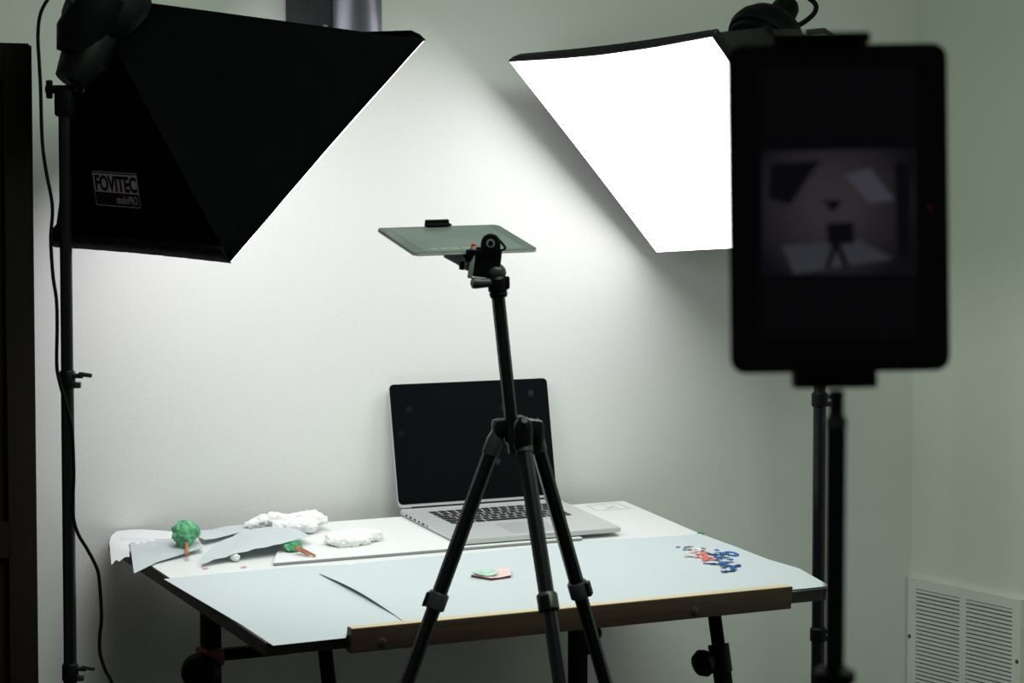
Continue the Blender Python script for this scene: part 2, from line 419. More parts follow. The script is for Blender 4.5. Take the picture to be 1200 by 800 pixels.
# papers in the back left corner
Pz = poly([(152, 638.5), (158, 638), (160, 641), (166, 638), (169, 640.5), (174, 637.5), (178, 639), (184, 636), (203, 636.5), (226, 634), (231, 637), (238, 648), (184, 661), (157, 673)])
zx0 = min(p[0] for p in Pz); zx1 = max(p[0] for p in Pz)
tthing(MB(TF).sheet(Pz, lambda x, y: .002 + .010 * max(0, (x - zx0) / (zx1 - zx0)) ** 1.5, .0004), 'paper_cutting', M['blue2'], 'pale blue paper with zigzag cut edge under the round green tree, left', 'paper')
lace = [(128, 634), (131, 628), (137, 623), (150, 621.5), (165, 621), (190, 622.5), (212, 625), (216, 634), (206, 636)]
n_l = 9
for i in range(n_l * 2 + 1):
    t = i / (n_l * 2); lace.append((203 - 52 * t, 637 + 2 * t + (1.6 if i % 2 else 0)))
lace += [(152, 651), (146, 650), (140, 652), (136, 650), (131, 653)]
tthing(MB(TF).sheet(poly(lace), lambda x, y: .0012 + .003 * noise.noise(V((x * 30, y * 30, 1))) ** 2 - (max(0, XL - x) * .35), .0004), 'lace_paper', M['paper'], 'white paper with scalloped edge hanging over the back left corner', 'paper')
b = MB(TF)
for i in range(20):
    for j in range(2):
        p = tp(142 + i * 3.2, 628.5 + j * 2.6 + i * .12, .0055); b.lathe([(0, .0012), (.0005, .0012)], (p.x, p.y, .0032), (0, 0, 1), 8)
dots = b.build('dotted_border', M['blue2'], bpy.data.objects['lace_paper'])
Ph = poly([(226, 633), (238, 627), (262, 622), (300, 621), (330, 622), (262, 634), (240, 640)])
tthing(MB(TF).sheet(Ph, lambda x, y: .010 + .004 * noise.noise(V((x * 20, y * 20, 4))), .0004), 'paper_sheet', M['blue2'], 'pale grey paper scrap between the round green tree and the cotton wool', 'paper')
hh = {}
Pg0 = [(235, 661, .007), (258, 654, .011), (281, 647.5, .016), (305, 642, .020), (328, 637.5, .023), (348, 632, .023), (364, 628, .022), (352, 622, .022), (344, 619.5, .022), (318, 617, .020), (300, 619, .018), (287, 622, .015), (266, 631, .010), (247, 641, .007)]
def sheet3(pts):                                                 # curled sheet: each outline point has its own height
    L = [tp(*p) for p in pts]
    def hf(x, y):
        w = s = 0
        for p in L:
            k_ = 1 / (((p.x - x) ** 2 + (p.y - y) ** 2) + 1e-7) ** 1.6; w += k_; s += k_ * p.z
        return s / w
    return [(p.x, p.y) for p in L], hf
pg, hg = sheet3(Pg0)
tthing(MB(TF).sheet(pg, hg, .0004, .008), 'paper_sheet', M['blue2'], 'curled pale blue paper raised off the table in front of the cotton wool', 'paper')

# paper trees with twigs
def crumple(b, c, r, seed, sc=(1, 1, 1), rot=None, nz=.3):
    t = bmesh.new(); bmesh.ops.create_icosphere(t, subdivisions=4, radius=1)
    for v in t.verts:
        p = v.co.copy()
        k_ = 1 + nz * (noise.noise(p * 2.2 + V((seed, 0, 0)))) - .5 * nz * abs(noise.noise(p * 5 + V((0, seed, 0)))) + .18 * nz * noise.noise(p * 11)
        p = V((p.x * sc[0], p.y * sc[1], p.z * sc[2])) * r * k_
        v.co = (rot @ p if rot else p) + V(c)
    b.take(t)
p = tp(215, 640, .012); c = V((p.x, p.y, 0))
bc_ = TFI @ hit(215.5, 625, TF @ V((p.x, p.y + .006, 0)), NW)
g = thing('paper_tree', 'round crumpled green tissue tree with a brown twig trunk on blue paper', 'craft tree', frame(TF @ V((bc_.x, bc_.y, .012)), U, -D, N))
b = MB(TF); crumple(b, bc_, .0235, 3.1, (.95, .95, 1.02)); crumple(b, bc_ + V((.016, .008, .001)), .0175, 8.2); b.build('crown', M['green'], g)
t1 = tp(219, 650, .012)
MB(TF).tube(spline([bc_ + V((.0, -.012, -.012)), V(t1) * .45 + (bc_ + V((.001, -.012, -.012))) * .55, t1], 4), .0036, 8).build('trunk', M['stick'], g)
p = tp(340, 642, FH + .006)
g = thing('paper_tree', 'flattened green tissue tree with two brown twigs lying beside the cotton wool', 'craft tree', frame(TF @ V((p.x, p.y, FH)), U, -D, N))
fan = [TFI @ hit(x, y, TF @ V((p.x, p.y - .005 + dy, 0)), NW) for x, y, dy in ((327, 635.5, .01), (352, 632.5, .012), (355, 641, .0), (350, 645.5, -.006), (338, 645.5, -.008))]
b = MB(TF)
cen = sum(fan, V()) / 5; pk = cen + V((0, -.010, .004)); bk = cen + V((0, .010, -.002))
pts_ = [pk, bk] + fan
b.add(pts_, [(0, 2 + i, 2 + (i + 1) % 5) for i in range(5)] + [(1, 2 + (i + 1) % 5, 2 + i) for i in range(5)])
bmesh.ops.subdivide_edges(b.bm, edges=list(b.bm.edges), cuts=3, use_grid_fill=True)
for v in b.bm.verts: v.co += N * (.0022 * noise.noise(v.co * 160)) - D * (.0025 * noise.noise(v.co * 120 + V((5, 0, 0))))
b.build('crown', M['green2'], g)
for q0, q1 in (((346, 642, .012), (362, 650, .004)), ((349, 641, .012), (369.5, 651, .003))):
    MB(TF).tube([tp(*q0[:2], FH + q0[2]), tp(q1[0], q1[1], FH + q1[2])], [.0034, .0024], 8).build('trunk', M['stick'], g)

# cotton wool
def cotton(pix, label, seed):
    b = MB(TF); t = bmesh.new()
    for i, (x, y, rr_, fy) in enumerate(pix):
        q = tp(x, fy, FH); r_ = rr_ / 610
        base = TFI @ hit(x, y, TF @ V((q.x, q.y, 0)), NW)
        crumple(b, (q.x, q.y, max(base.z, FH + r_ * .55)), r_, seed + i, (1.15, .9, .75), nz=.28)
    o = b.build('cotton_wool', M['cotton'])
    rm = o.modifiers.new('merge', 'REMESH'); rm.mode = 'VOXEL'; rm.voxel_size = .0022; rm.use_smooth_shade = True
    tx = bpy.data.textures.new('fluff', 'CLOUDS'); tx.noise_scale = .007; tx.noise_depth = 3
    dm = o.modifiers.new('fluff', 'DISPLACE'); dm.texture = tx; dm.strength = .005; dm.mid_level = .6
    return tag(o, label, 'cotton wool', 'puffs of cotton wool')
cotton([(296, 614, 9, 622), (308, 610, 11, 621), (322, 608, 12, 621), (338, 610, 12, 622), (352, 608, 13, 621), (366, 606, 12, 620), (374, 609, 9, 622), (360, 616, 11, 625), (344, 616, 10, 626), (328, 616, 9, 626)], 'big white puff of cotton wool against the wall behind the curled paper', 11)
cotton([(392, 635, 11, 638), (404, 632, 12, 637), (416, 632, 12, 636), (428, 630, 12, 634), (438, 630, 10, 633), (400, 637, 10, 640), (414, 637, 9, 639), (426, 635, 9, 637)], 'low white puff of cotton wool left of the laptop', 41)
b = MB(TF); p = tp(275, 655, .0045); crumple(b, (p.x, p.y, .008), .0085, 5, (1.1, 1, .85)); tthing(b, 'paper_ball', M['paper'], 'tiny white crumpled ball at the opening under the curled paper', 'paper ball')
for x, y, lb in ((240, 666.5, 'tiny red paper scrap on the white top, nearer the left table edge'), (285, 665, 'tiny red paper scrap on the white top below the curled paper')):
    p = tp(x, y); tthing(MB(TF).sheet([(p.x - .005, p.y - .002), (p.x + .006, p.y - .003), (p.x + .005, p.y + .005), (p.x - .004, p.y + .004)], lambda a, c_: .0003 + .001 * (a - p.x + .005) / .01, .0006, .004), 'paper_scrap', M['rose'], lb, 'paper scrap', 'red scraps on the white top')

# card cut-outs in the middle of the blue sheet
q = [(551, 678), (566, 680.5), (575, 682), (590, 680), (599, 678.5), (598, 671), (586, 670), (575, 674), (560, 675.5)]
L = poly(q); g = thing('card_cutout', 'small pink card cutout with dark red edge under the green leaf', 'card', frame(TF @ V((L[2][0], L[2][1], .003)), U, -D, N))
cx = sum(p[0] for p in L) / len(L); cy = sum(p[1] for p in L) / len(L)
b = MB(TF).sheet(L, lambda x, y: .0072 - .12 * (max(0, .02 - abs(x - cx)) ** 1.0) * .4 + 0 * y, .0008, .006).build('face', M['pink'], g)
b = MB(TF).sheet([(cx + (x - cx) * .97, cy + (y - cy) * .97) for x, y in L], lambda x, y: .0030, .0032, .02).build('edge', M['maroon'], g)
q = [(553, 673.5), (558, 670.5), (566, 669), (575, 670), (584, 673), (580, 675), (572, 676), (562, 675.5)]
L2 = poly(q, .0075)
tthing(MB(TF).sheet(L2, lambda x, y: .0090 + .10 * (x - L2[0][0]) * .02 + 6 * (x - .5 * (L2[0][0] + L2[4][0])) ** 2, .0008, .005), 'paper_leaf', M['leaf'], 'pale green paper leaf lying on the pink card in the middle of the table', 'paper leaf')

# green scrap at the right edge
p = tp(821, 626.5, .001)
b = MB(TF); crumple(b, (p.x, p.y, .0035), .0055, 2, (1.3, .8, .7)); tthing(b, 'tissue_scrap', M['green2'], 'tiny green tissue scrap at the right edge of the table', 'paper scrap')

# heap of colourful card scraps on the right: each one a thing
def scrap(x, y, w, h, rot, m, label, group, shape=0, lift=0.0):
    p = tp(x, y); z = .0032 + lift
    if shape == 0: pl = [(-w, -h), (w, -h * .7), (w * .8, h), (-w * .6, h * .8)]
    elif shape == 1: pl = [(-w, -h * .3), (-w * .2, -h), (w, -h * .2), (w * .5, h * .2), (w * .7, h), (-w * .1, h * .4), (-w * .7, h)]
    else: pl = [(-w, 0), (-w * .3, -h), (w, -h * .4), (w * .3, h)]
    ca, sa = math.cos(rot), math.sin(rot)
    pl = [(p.x + a * ca - c_ * sa, p.y + a * sa + c_ * ca) for a, c_ in pl]
    sl = random.uniform(-.12, .12)
    o = MB(TF).sheet(pl, lambda a, c_: z + sl * (a - p.x) + .04 * abs(c_ - p.y), .0011, .006).build('card_scrap', m)
    return tag(o, label, 'card scrap', group)
GB, GR_, GP = 'blue card scraps in the heap', 'red and pink card scraps in the heap', 'grey and tan card scraps beside the heap'
lb_b = 'small torn piece of royal blue card in the right part of the scrap heap'
for i, (x, y, w, h, r_) in enumerate([(838, 652, .009, .006, .3), (843, 656, .012, .006, -.2), (846, 653, .008, .006, .9), (851, 661, .012, .007, .2), (846, 663.5, .010, .006, -.4), (856, 660, .009, .006, .6), (853, 665, .013, .006, .1), (848, 667, .008, .005, .4), (842, 659, .008, .005, 1.2), (861, 666, .009, .006, -.3), (858, 669, .008, .005, .2), (840, 649, .007, .005, .7)]):
    scrap(x, y, w, h, r_, M['royal'], lb_b, GB, i % 2, .002 * (i % 3))
for x, y, w, h, r_, lb in ((865, 665, .009, .006, .5, 'dark navy card scrap at the far right tip of the heap'), (859, 671, .012, .004, .3, 'thin navy card scrap in front of the blue heap, right one'), (850, 672, .012, .005, .25, 'thin navy card scrap in front of the blue heap, left one'), (836, 663, .008, .004, .2, 'navy card scrap joining the blue strip to the heap')):
    scrap(x, y, w, h, r_, M['navy'], lb, GB, 1, .001)
# long strips and the ring
def strip_thing(p0, p1, w, m, lb, group, lift=.002):
    a = tp(*p0); c_ = tp(*p1); d_ = (c_ - a).normalized(); s_ = V((-d_.y, d_.x, 0)) * w / 2
    o = MB(TF).sheet([tuple((a - s_)[:2]), tuple((c_ - s_)[:2]), tuple((c_ + s_)[:2]), tuple((a + s_)[:2])], lambda x, y: lift + .0012, .0012, .01).build('card_strip', m)
    return tag(o, lb, 'card strip', group)
strip_thing((824, 662), (841, 663.5), .005, M['navy'], 'thin navy card strip sticking out left in front of the red scraps', GB)
strip_thing((843, 651.5), (854, 651.5), .005, M['royal'], 'short royal blue card strip leading to the blue ring', GB, .003)
strip_thing((829, 651), (838, 653), .006, M['navy'], 'short navy card strip at the back left of the blue heap', GB, .003)
c_ = tp(857, 651.2); b = MB(TF); n_ = 24
vo = [(c_.x + .013 * math.cos(2 * PI * i / n_), c_.y + .0175 * math.sin(2 * PI * i / n_)) for i in range(n_)]
vi = [(c_.x + .0065 * math.cos(2 * PI * i / n_), c_.y + .0085 * math.sin(2 * PI * i / n_)) for i in range(n_)]
vv = [(x, y, z) for z in (.0032, .0048) for ring in (vo, vi) for x, y in ring]
ff = []
for i in range(n_):
    j = (i + 1) % n_
    ff += [(2 * n_ + i, 2 * n_ + j, 3 * n_ + j, 3 * n_ + i), (i, n_ + i, n_ + j, j), (i, j, 2 * n_ + j, 2 * n_ + i), (n_ + j, n_ + i, 3 * n_ + i, 3 * n_ + j)]
b.add(vv, ff); tag(b.build('card_ring', M['royal']), 'royal blue card ring at the back right of the scrap heap', 'card ring', GB)
lb_r = 'small coral red card piece in the middle of the scrap heap'
for i, (x, y, w, h, r_) in enumerate([(823, 651, .008, .006, .3), (826, 653.5, .009, .006, .9), (828, 657, .010, .006, -.2), (819, 654.5, .008, .005, .4), (826, 658.5, .008, .005, .1), (824, 648, .005, .004, .3)]):
    scrap(x, y, w, h, r_, M['red'], lb_r, GR_, i % 2, .001 * (i % 3))
lb_p = 'small rose pink card piece among the red scraps of the heap'
for i, (x, y, w, h, r_) in enumerate([(812, 649, .010, .005, .2), (817, 651.5, .007, .005, .8), (834, 655, .009, .006, .2), (838, 657.5, .009, .006, .5), (831, 658, .008, .005, .1), (816, 655, .006, .004, .0), (822, 655.5, .007, .005, 1.0)]):
    scrap(x, y, w, h, r_, M['rose'], lb_p, GR_, i % 2, .001 * (i % 2))
for x, y, w, h, r_, m, lb in ((805, 643, .010, .004, .1, 'slate', 'slate grey card scrap at the back of the heap'), (809, 642.5, .006, .004, .4, 'rose', 'pink card scrap at the back of the heap beside the slate piece'), (794, 643, .005, .003, 0, 'slate', 'tiny grey card scrap lying apart, farthest left of the heap'), (802, 646, .005, .004, .3, 'slate', 'dark speck of card, left of two between heap and slate piece'), (808, 646, .005, .004, .3, 'slate', 'dark speck of card, right of two between heap and slate piece'), (823.5, 644.5, .006, .004, 0, 'slate', 'small grey card scrap behind the red pieces'), (827, 649, .006, .004, .2, 'tan', 'small tan card scrap behind the red pieces'), (804, 654, .006, .004, .5, 'tan', 'small tan card scrap at the left of the heap'), (851, 655.5, .008, .003, .3, 'slate', 'thin grey card scrap below the blue ring')):
    scrap(x, y, w, h, r_, M[m], lb, GP, 0, .0)
strip_thing((806, 654), (814, 654.5), .004, M['slate'], 'short slate grey card strip beside the tan scrap', GP)
for i, (x, y) in enumerate(((818, 645.5), (821, 647))):
    scrap(x, y, .009, .006, .4 * i, M['paper'], 'white card scrap behind the pink pieces, %s of two' % ('back' if i == 0 else 'front'), GP, 1, .0005)

# ------------------------------------------------------------------ laptop
LZ = FH + .0006
LF = TF @ Matrix.Translation((0, 0, LZ))
g = thing('laptop', 'open silver laptop with black screen standing on the foam board', 'laptop', LF)
LW, LD = .359, .247
base = MB(LF).prism(rrect(LW, LD, .010), .0015, .0105, .0015).build('base', M['alu'], g)
for sx in (-1, 1):
    for sy in (-1, 1): MB(LF).lathe([(0, .006), (.0015, .007)], (sx * .155, sy * .1, 0), (0, 0, 1), 12).build('rubber_foot', M['rubber'], base)
kx0, kx1, ky0, ky1 = -.137, .137, -.012, .090
MB(LF).prism(rrect(kx1 - kx0, ky1 - ky0, .003, 3, 0, (ky0 + ky1) / 2), .0105, .01075).build('keyboard_well', M['alu'], base)
MB(LF).prism(rrect(.105, .076, .004, 3, 0, -.066), .0105, .01068).build('trackpad', mat('trackpad_grey', (.50, .52, .52), .4, .3), base)
MB(LF).box((0, -LD / 2 + .001, .0098), (.06, .004, .0012)).build('lid_notch', M['mgrey'], base)
b = MB(LF)
for i, w in enumerate((.006, .009, .006, .006, .010, .004)): b.box((-LW / 2 - .0001, .09 - i * .017, .006), (.0008, w, .0035))
b.build('port', M['black'], base, smooth=False)
rows = [[1] * 14, [1] * 13 + [1.55], [1.5] + [1] * 13, [1.8] + [1] * 11 + [1.8], [2.3] + [1] * 10 + [2.3], [1, 1, 1, 1.25, 5.3, 1.25, 1, 1, 1, 1]]
proto = {}
rh = (ky1 - ky0 - .002) / 6
for r_, row in enumerate(rows):
    tot = sum(row); x = kx0 + .0015; un = (kx1 - kx0 - .003) / tot
    for w in row:
        kw = w * un - .0042; key_ = round(kw, 5); y = ky1 - .001 - (r_ + .5) * rh
        if key_ not in proto:
            bmk = MB().prism(rrect(kw, rh - .0046, .0012, 2), 0, .0011, .0003)
            me = bpy.data.meshes.new('key'); bmk.bm.to_mesh(me); me.materials.append(M['key']); bmk.bm.free(); proto[key_] = me
        o = bpy.data.objects.new('key', proto[key_]); COL.objects.link(o); o.parent = base
        o.location = (x + w * un / 2, y, .01075)
        x += w * un
lean = R(17)
hy = LD / 2 - .0005
LL = LF @ Matrix.Translation((0, hy, .0105)) @ Matrix.Rotation(-lean, 4, 'X')   # lid: x right, z up the lid, y behind
LLx = LL @ Matrix.Rotation(PI / 2, 4, 'X')                                      # x right, y up the lid, z toward the user
LH = .2415
lid = MB(LLx).prism(rrect(LW, LH, .010, 5, 0, LH / 2 + .002), -.0042, -.0005, .0008).build('lid', M['alu'], g)
def dust_glass():
    m = mat('dusty_black_glass', (.003, .003, .004), .16, spec=.10)
    nt = m.node_tree; b_ = nt.nodes['Principled BSDF']
    tc = nt.nodes.new('ShaderNodeTexCoord'); vo = nt.nodes.new('ShaderNodeTexVoronoi'); vo.inputs['Scale'].default_value = 22
    nz = nt.nodes.new('ShaderNodeTexNoise'); nz.inputs['Scale'].default_value = 7
    r1 = nt.nodes.new('ShaderNodeValToRGB'); r1.color_ramp.elements[0].position = .05; r1.color_ramp.elements[0].color = (1, 1, 1, 1); r1.color_ramp.elements[1].position = .22; r1.color_ramp.elements[1].color = (0, 0, 0, 1)
    r2 = nt.nodes.new('ShaderNodeValToRGB'); r2.color_ramp.elements[0].position = .56; r2.color_ramp.elements[1].position = .72
    mx = nt.nodes.new('ShaderNodeMix'); mx.data_type = 'RGBA'; mx.blend_type = 'MULTIPLY'; mx.inputs['Factor'].default_value = 1
    m2 = nt.nodes.new('ShaderNodeMix'); m2.data_type = 'RGBA'
    nt.links.new(tc.outputs['Object'], vo.inputs['Vector']); nt.links.new(tc.outputs['Object'], nz.inputs['Vector'])
    nt.links.new(vo.outputs['Distance'], r1.inputs['Fac']); nt.links.new(nz.outputs['Fac'], r2.inputs['Fac'])
    nt.links.new(r1.outputs['Color'], mx.inputs[6]); nt.links.new(r2.outputs['Color'], mx.inputs[7])
    nt.links.new(mx.outputs[2], m2.inputs['Factor']); m2.inputs[6].default_value = (.003, .003, .005, 1); m2.inputs[7].default_value = (.06, .06, .075, 1)
    nt.links.new(m2.outputs[2], b_.inputs['Base Color'])
    return m
MB(LLx).prism(rrect(LW - .0012, LH - .007, .0095, 5, .0, LH / 2 + .0050), -.0005, .0003).build('screen', dust_glass(), lid)
MB(LLx).cyl((-.15, .0, -.003), (.15, .0, -.003), .0042).build('hinge', M['black'], g)

# ------------------------------------------------------------------ tablets and their stands
TW, THh, TT = .2003, .1347, .0045
mc, mu, mr = V((-.08, 3.7379, 1.4282)), V((-.4484, .8564, .2561)).normalized(), V((.8881, .4593, .0191)).normalized()
mr = (mr - mu * mr.dot(mu)).normalized(); mn_ = mr.cross(mu)
AM = frame(mc, mr, mu, mn_)                                      # x long side, y away, z out of the screen
def tablet(label, m, w, h, body, screen_inset, bezel_mat, group=None):
    g = thing('tablet', label, 'tablet', m, group)
    MB(m).prism(rrect(w, h, .009), -TT, -.0004, .0012).build('body', body, g)
    gl = MB(m).prism(rrect(w - .0012, h - .0012, .0085), -.0004, .0002).build('bezel', bezel_mat, g)
    return g, gl
M['bezelw'] = mat('grey_lit_bezel_glass', (.15, .165, .17), .10, spec=1.0, var=.05)  # dark glass greyed in its base colour to imitate the reflected wall
M['tabside'] = mat('pale_aluminium_rim', (.78, .79, .79), .45)
g, gl = tablet('silver edged tablet lying nearly flat on the centre tripod, screen up', AM, TW, THh, M['tabside'], 0, M['bezelw'])
M['scr'] = mat('grey_lit_screen', (.20, .225, .235), .07, spec=1.0, var=.15, scale=10)  # reflected brightness of the wall painted into the screen's base colour
scr = MB(AM).prism(rrect(.162, .1215, .001), .0002, .0004).build('screen', M['scr'], gl)
b = MB(AM)
for i, (x, w) in enumerate(((-.060, .012), (-.044, .012), (-.027, .014), (-.009, .013), (.008, .013))): b.prism(rrect(w, .010, .002, 3, x, -.049), .0004, .0005)
b.build('app_icons', M['icon'], scr)

# centre tripod
TG = at(603, 503, 3.74)
g = thing('camera_tripod', 'black camera tripod with centre column and pan head in front of the table', 'tripod', V((TG.x, TG.y, 0)), 'tripods')
HUB = TG
colb = at(603, 530, 3.735); colt = at(583.5, 345, 3.70)
MB().tube([colb, colt], .0098, 8).build('centre_column', M['anod'], g)
# hub
cd_ = (colt - colb).normalized()
hx = (at(634, 503, 3.76) - at(575, 503, 3.735)).normalized(); hz_ = ZU; hy0 = hz_.cross(hx)
HR0 = frame(V(), hx, hy0, hz_).to_3x3()
hub = MB()
hc = at(604, 502, 3.745)
hub.box(hc, (.070, .030, .029), HR0, .009)
hub.tube([HUB - cd_ * .020, HUB - cd_ * .016, HUB + cd_ * .016, HUB + cd_ * .019], [.014, .017, .017, .014], 20)
az = [R(180), R(-67), R(48)]
hpts = []
foot_z = 0.0
legs = [((579, 519, 3.735), (512, 703), (478, 806)), ((613, 517, 3.70), (642, 705), (663, 806)), ((628, 515, 3.775), (678, 690), (715, 806))]
for (hx, hy_, hz), c1, c2 in legs:
    hp = at(hx, hy_ - 12, hz); hpts.append(hp)
mj = at(613, 500, 3.695)
hub.lathe([(0, .0125), (.012, .0140), (.030, .0140), (.040, .012), (.046, .006), (.047, .001)], mj - ZU * .032, ZU, 20)
hub.lathe([(0, .011), (.010, .0125), (.026, .0125), (.034, .010), (.038, .002)], at(628, 503, 3.765) - ZU * .022, ZU, 20)
hubo = hub.build('hub', M['black'], g)
MB().tube([at(615, 492, 3.682), at(615, 492, 3.677)], [.0045, .0045], 16).build('hub_screw', M['mgrey'], hubo)
dn = -ZU
for i, ((hx, hy_, hz), c1, c2) in enumerate(legs):
    hp = hpts[i]; tip = at(hx, hy_, hz)
    # depth of the collar: chosen so that each leg splays the same angle
    dz = (0, -.085, .062)[i]
    p1 = at(c1[0], c1[1], hz + dz)
    d_ = (p1 - tip).normalized()
    L_ = tip.z / -d_.z
    end = tip + d_ * L_
    sx = d_.cross(NW).normalized()
    leg = MB().tube([tip - d_ * .004, p1], .0112, 8).build('leg', M['anod'], g)
    MB().tube([tip - d_ * .016, tip - d_ * .006, tip + d_ * .012, tip + d_ * .018], [.010, .0128, .0128, .0125], 14).build('leg_bracket', M['dgrey'], leg)
    mid = p1 + (end - p1) * .5
    MB().tube([p1, mid], .0105, 8).tube([mid, end - d_ * .03], .0085, 8).build('lower_tube', M['anod'], leg)
    sd = V((-1, 0, 0)) if i == 0 else (V((-.25, -1, 0)).normalized() if i == 1 else V((1, -.3, 0)).normalized())
    rt = frame(V(), d_, d_.cross(sd).normalized(), sd).to_3x3()
    for q_ in (p1, mid):
        MB().tube([q_ - d_ * .012, q_ - d_ * .010, q_ + d_ * .012, q_ + d_ * .014], [.0138, .0152, .0152, .013], 16).build('leg_lock', M['dgrey'], leg)
        MB().box(q_ + sd * .016 - d_ * .002, (.022, .014, .007), rt, .002).build('lock_lever', M['black'], leg)
    MB().tube([end - d_ * .035, end - d_ * .01, end + V((0, 0, .003))], [.011, .013, .009], 12).build('rubber_foot', M['rubber'], leg)
# head
Zh = 3.695
def hp(x, y, z=Zh): return at(x, y, z)
px = Zh / F
b = MB()
b.lathe([(0, 10 * px), (5 * px, 11 * px), (6 * px, 10 * px), (8 * px, 11.5 * px), (22 * px, 11.5 * px), (25 * px, 9 * px)], hp(584.5, 348), cd_, 22)
b.box(hp(589, 331), (17 * px, .022, 15 * px), bev=.003)
head = b.build('pan_head', M['black'], g)
MB().sphere(hp(581, 319), 12.5 * px, 3, (1, 1, .9)).build('ball', M['dgrey'], head)
b = MB().tube([hp(577, 331, Zh - .008), hp(565, 331.5, Zh - .014), hp(556, 331.5, Zh - .018), hp(554, 331.5, Zh - .019)], [5 * px, 6 * px, 7 * px, 6.5 * px], 14)
b.build('pan_handle', M['dgrey'], head)
MB().tube([hp(554.5, 331.5, Zh - .0188), hp(552.8, 331.5, Zh - .0198)], [4 * px, 4 * px], 14).build('handle_cap', M['mgrey'], head)
HR = frame(V(), RGT, FWD, UPV).to_3x3() @ Matrix.Rotation(R(-8), 3, 'Y') @ Matrix.Rotation(R(22), 3, 'Z')
MB().box(hp(571, 308), (32 * px, .026, 35 * px), Matrix.Rotation(R(6), 3, 'Y'), .003).build('mount_block', M['black'], head)
MB().box(hp(553.0, 308, Zh - .010), (6 * px, .026, 36 * px), Matrix.Rotation(R(8), 3, 'Y'), .002).build('quick_release_plate', M['mgrey'], head)
MB().lathe([(0, 2 * px), (3 * px, 3.5 * px), (5 * px, 2.5 * px), (7 * px, 3.5 * px), (8 * px, 1 * px)], hp(555, 293, Zh - .01), ZU, 12).build('release_button', M['orange'], head)
ja, jb = hp(575, 285, Zh - .020), hp(575, 285, Zh + .008)
MB().tube([ja, ja + (jb - ja) * .1, jb], [10 * px, 11.5 * px, 11.5 * px], 22).box(hp(575, 291, Zh - .006), (23 * px, .026, 14 * px), None, .001).build('tilt_joint', M['black'], head)
MB().tube([ja - V((0, .0015, 0)), ja + V((0, .002, 0))], [5 * px, 5 * px], 18).build('joint_screw', M['mgrey'], head)
MB().tube([ja - V((0, .0022, 0)), ja - V((0, .0012, 0))], [3.2 * px, 3.2 * px], 14).build('joint_socket', M['black'], head)
MB().tube(spline([hp(584, 280, Zh - .015), hp(590, 287, Zh - .015), hp(592, 291, Zh - .015), hp(586, 294, Zh - .015)], 5), .0018, 8).build('safety_loop', M['black'], head)
# clamp that grips the tablet: back bar under it, hook over the far edge, lip on the near edge
b = MB(AM)
b.box((0, 0, -TT - .005), (.030, THh + .006, .006), bev=.0015)
b.box((0, THh / 2 + .0035, -.002), (.038, .006, .022), bev=.0015)
b.box((0, THh / 2 - .002, .0035), (.038, .014, .003), bev=.001)
b.box((0, -THh / 2 - .0035, -.005), (.038, .006, .018), bev=.0015)
cl = b.build('tablet_clamp', M['blackm'], g)
w0 = AM @ V((-.035, -.040, -TT - .010)); w1 = hp(544, 306, Zh - .004)
b = MB(); b.tube([AM @ V((-.040, -.045, -TT - .006)), hp(538, 303, Zh + .0), hp(545, 307, Zh - .002), hp(551, 310, Zh - .006)], [.004, .009, .011, .010], 10)
b.build('bracket_arm', mat('pale_grey_plastic', (.55, .57, .57), .45), cl)
MB().box(hp(541.5, 311, Zh - .006), (6 * px, .014, 10 * px), Matrix.Rotation(R(10), 3, 'Y'), .001).build('bracket_screw', M['black'], cl)

# front tablet on its own stand, close to the camera
fc, fu, fr_ = V((.1999, 1.566, 1.4884)), V((-.0145, .0372, .9992)).normalized(), V((.9996, .0258, .0135)).normalized()
fr_ = (fr_ - fu * fr_.dot(fu)).normalized(); fn_ = fr_.cross(fu)
BM_ = frame(fc, fr_, fu, fn_); BI = BM_.inverted()
M['scr2'] = mat('dark_display', (.004, .004, .006), .3, spec=.15)
M['case'] = mat('black_tablet_case', (.004, .004, .005), .5, spec=.2)
M['bez2'] = mat('black_front_glass', (.003, .003, .004), .35, spec=.15)
g, gl = tablet('black tablet upright in front of the camera, its screen showing the scene', BM_, THh, TW, M['case'], 0, M['bez2'])
def fp(x, y): return (BI @ hit(x, y, fc, fn_))[:2]
def disp_mat(name, col, s):
    m = mat(name, (.003, .003, .004), .35, spec=.12, emit=col, estr=s); return m
scr = MB(BM_).prism([fp(*p) for p in ((889, 78), (1075, 78), (1075, 400), (889, 400))], .0002, .0004).build('screen', disp_mat('display_black', (.12, .11, .15), .010), gl)
pic = disp_mat('display_wall', (.62, .55, .58), .034)
nt = pic.node_tree; bs = nt.nodes['Principled BSDF']
tc = nt.nodes.new('ShaderNodeTexCoord'); mp = nt.nodes.new('ShaderNodeMapping'); gr = nt.nodes.new('ShaderNodeTexGradient'); gr.gradient_type = 'SPHERICAL'
rp = nt.nodes.new('ShaderNodeValToRGB'); rp.color_ramp.elements[0].color = (.0035, .0035, .005, 1); rp.color_ramp.elements[0].position = .02; rp.color_ramp.elements[1].color = (.024, .020, .023, 1); rp.color_ramp.elements[1].position = .75
pc = fp(975, 238); mp.inputs['Location'].default_value = (-pc[0] / .055, -pc[1] / .055, 0); mp.inputs['Scale'].default_value = (1 / .055, 1 / .055, .001)
nt.links.new(tc.outputs['Object'], mp.inputs['Vector']); nt.links.new(mp.outputs['Vector'], gr.inputs['Vector']); nt.links.new(gr.outputs['Fac'], rp.inputs['Fac'])
nt.links.new(rp.outputs['Color'], bs.inputs['Emission Color']); bs.inputs['Emission Strength'].default_value = 1.0
dk = disp_mat('display_dark', (.1, .09, .12), .02); lt = disp_mat('display_bright', (.62, .60, .78), .06); tbm = disp_mat('display_table', (.60, .62, .75), .045)
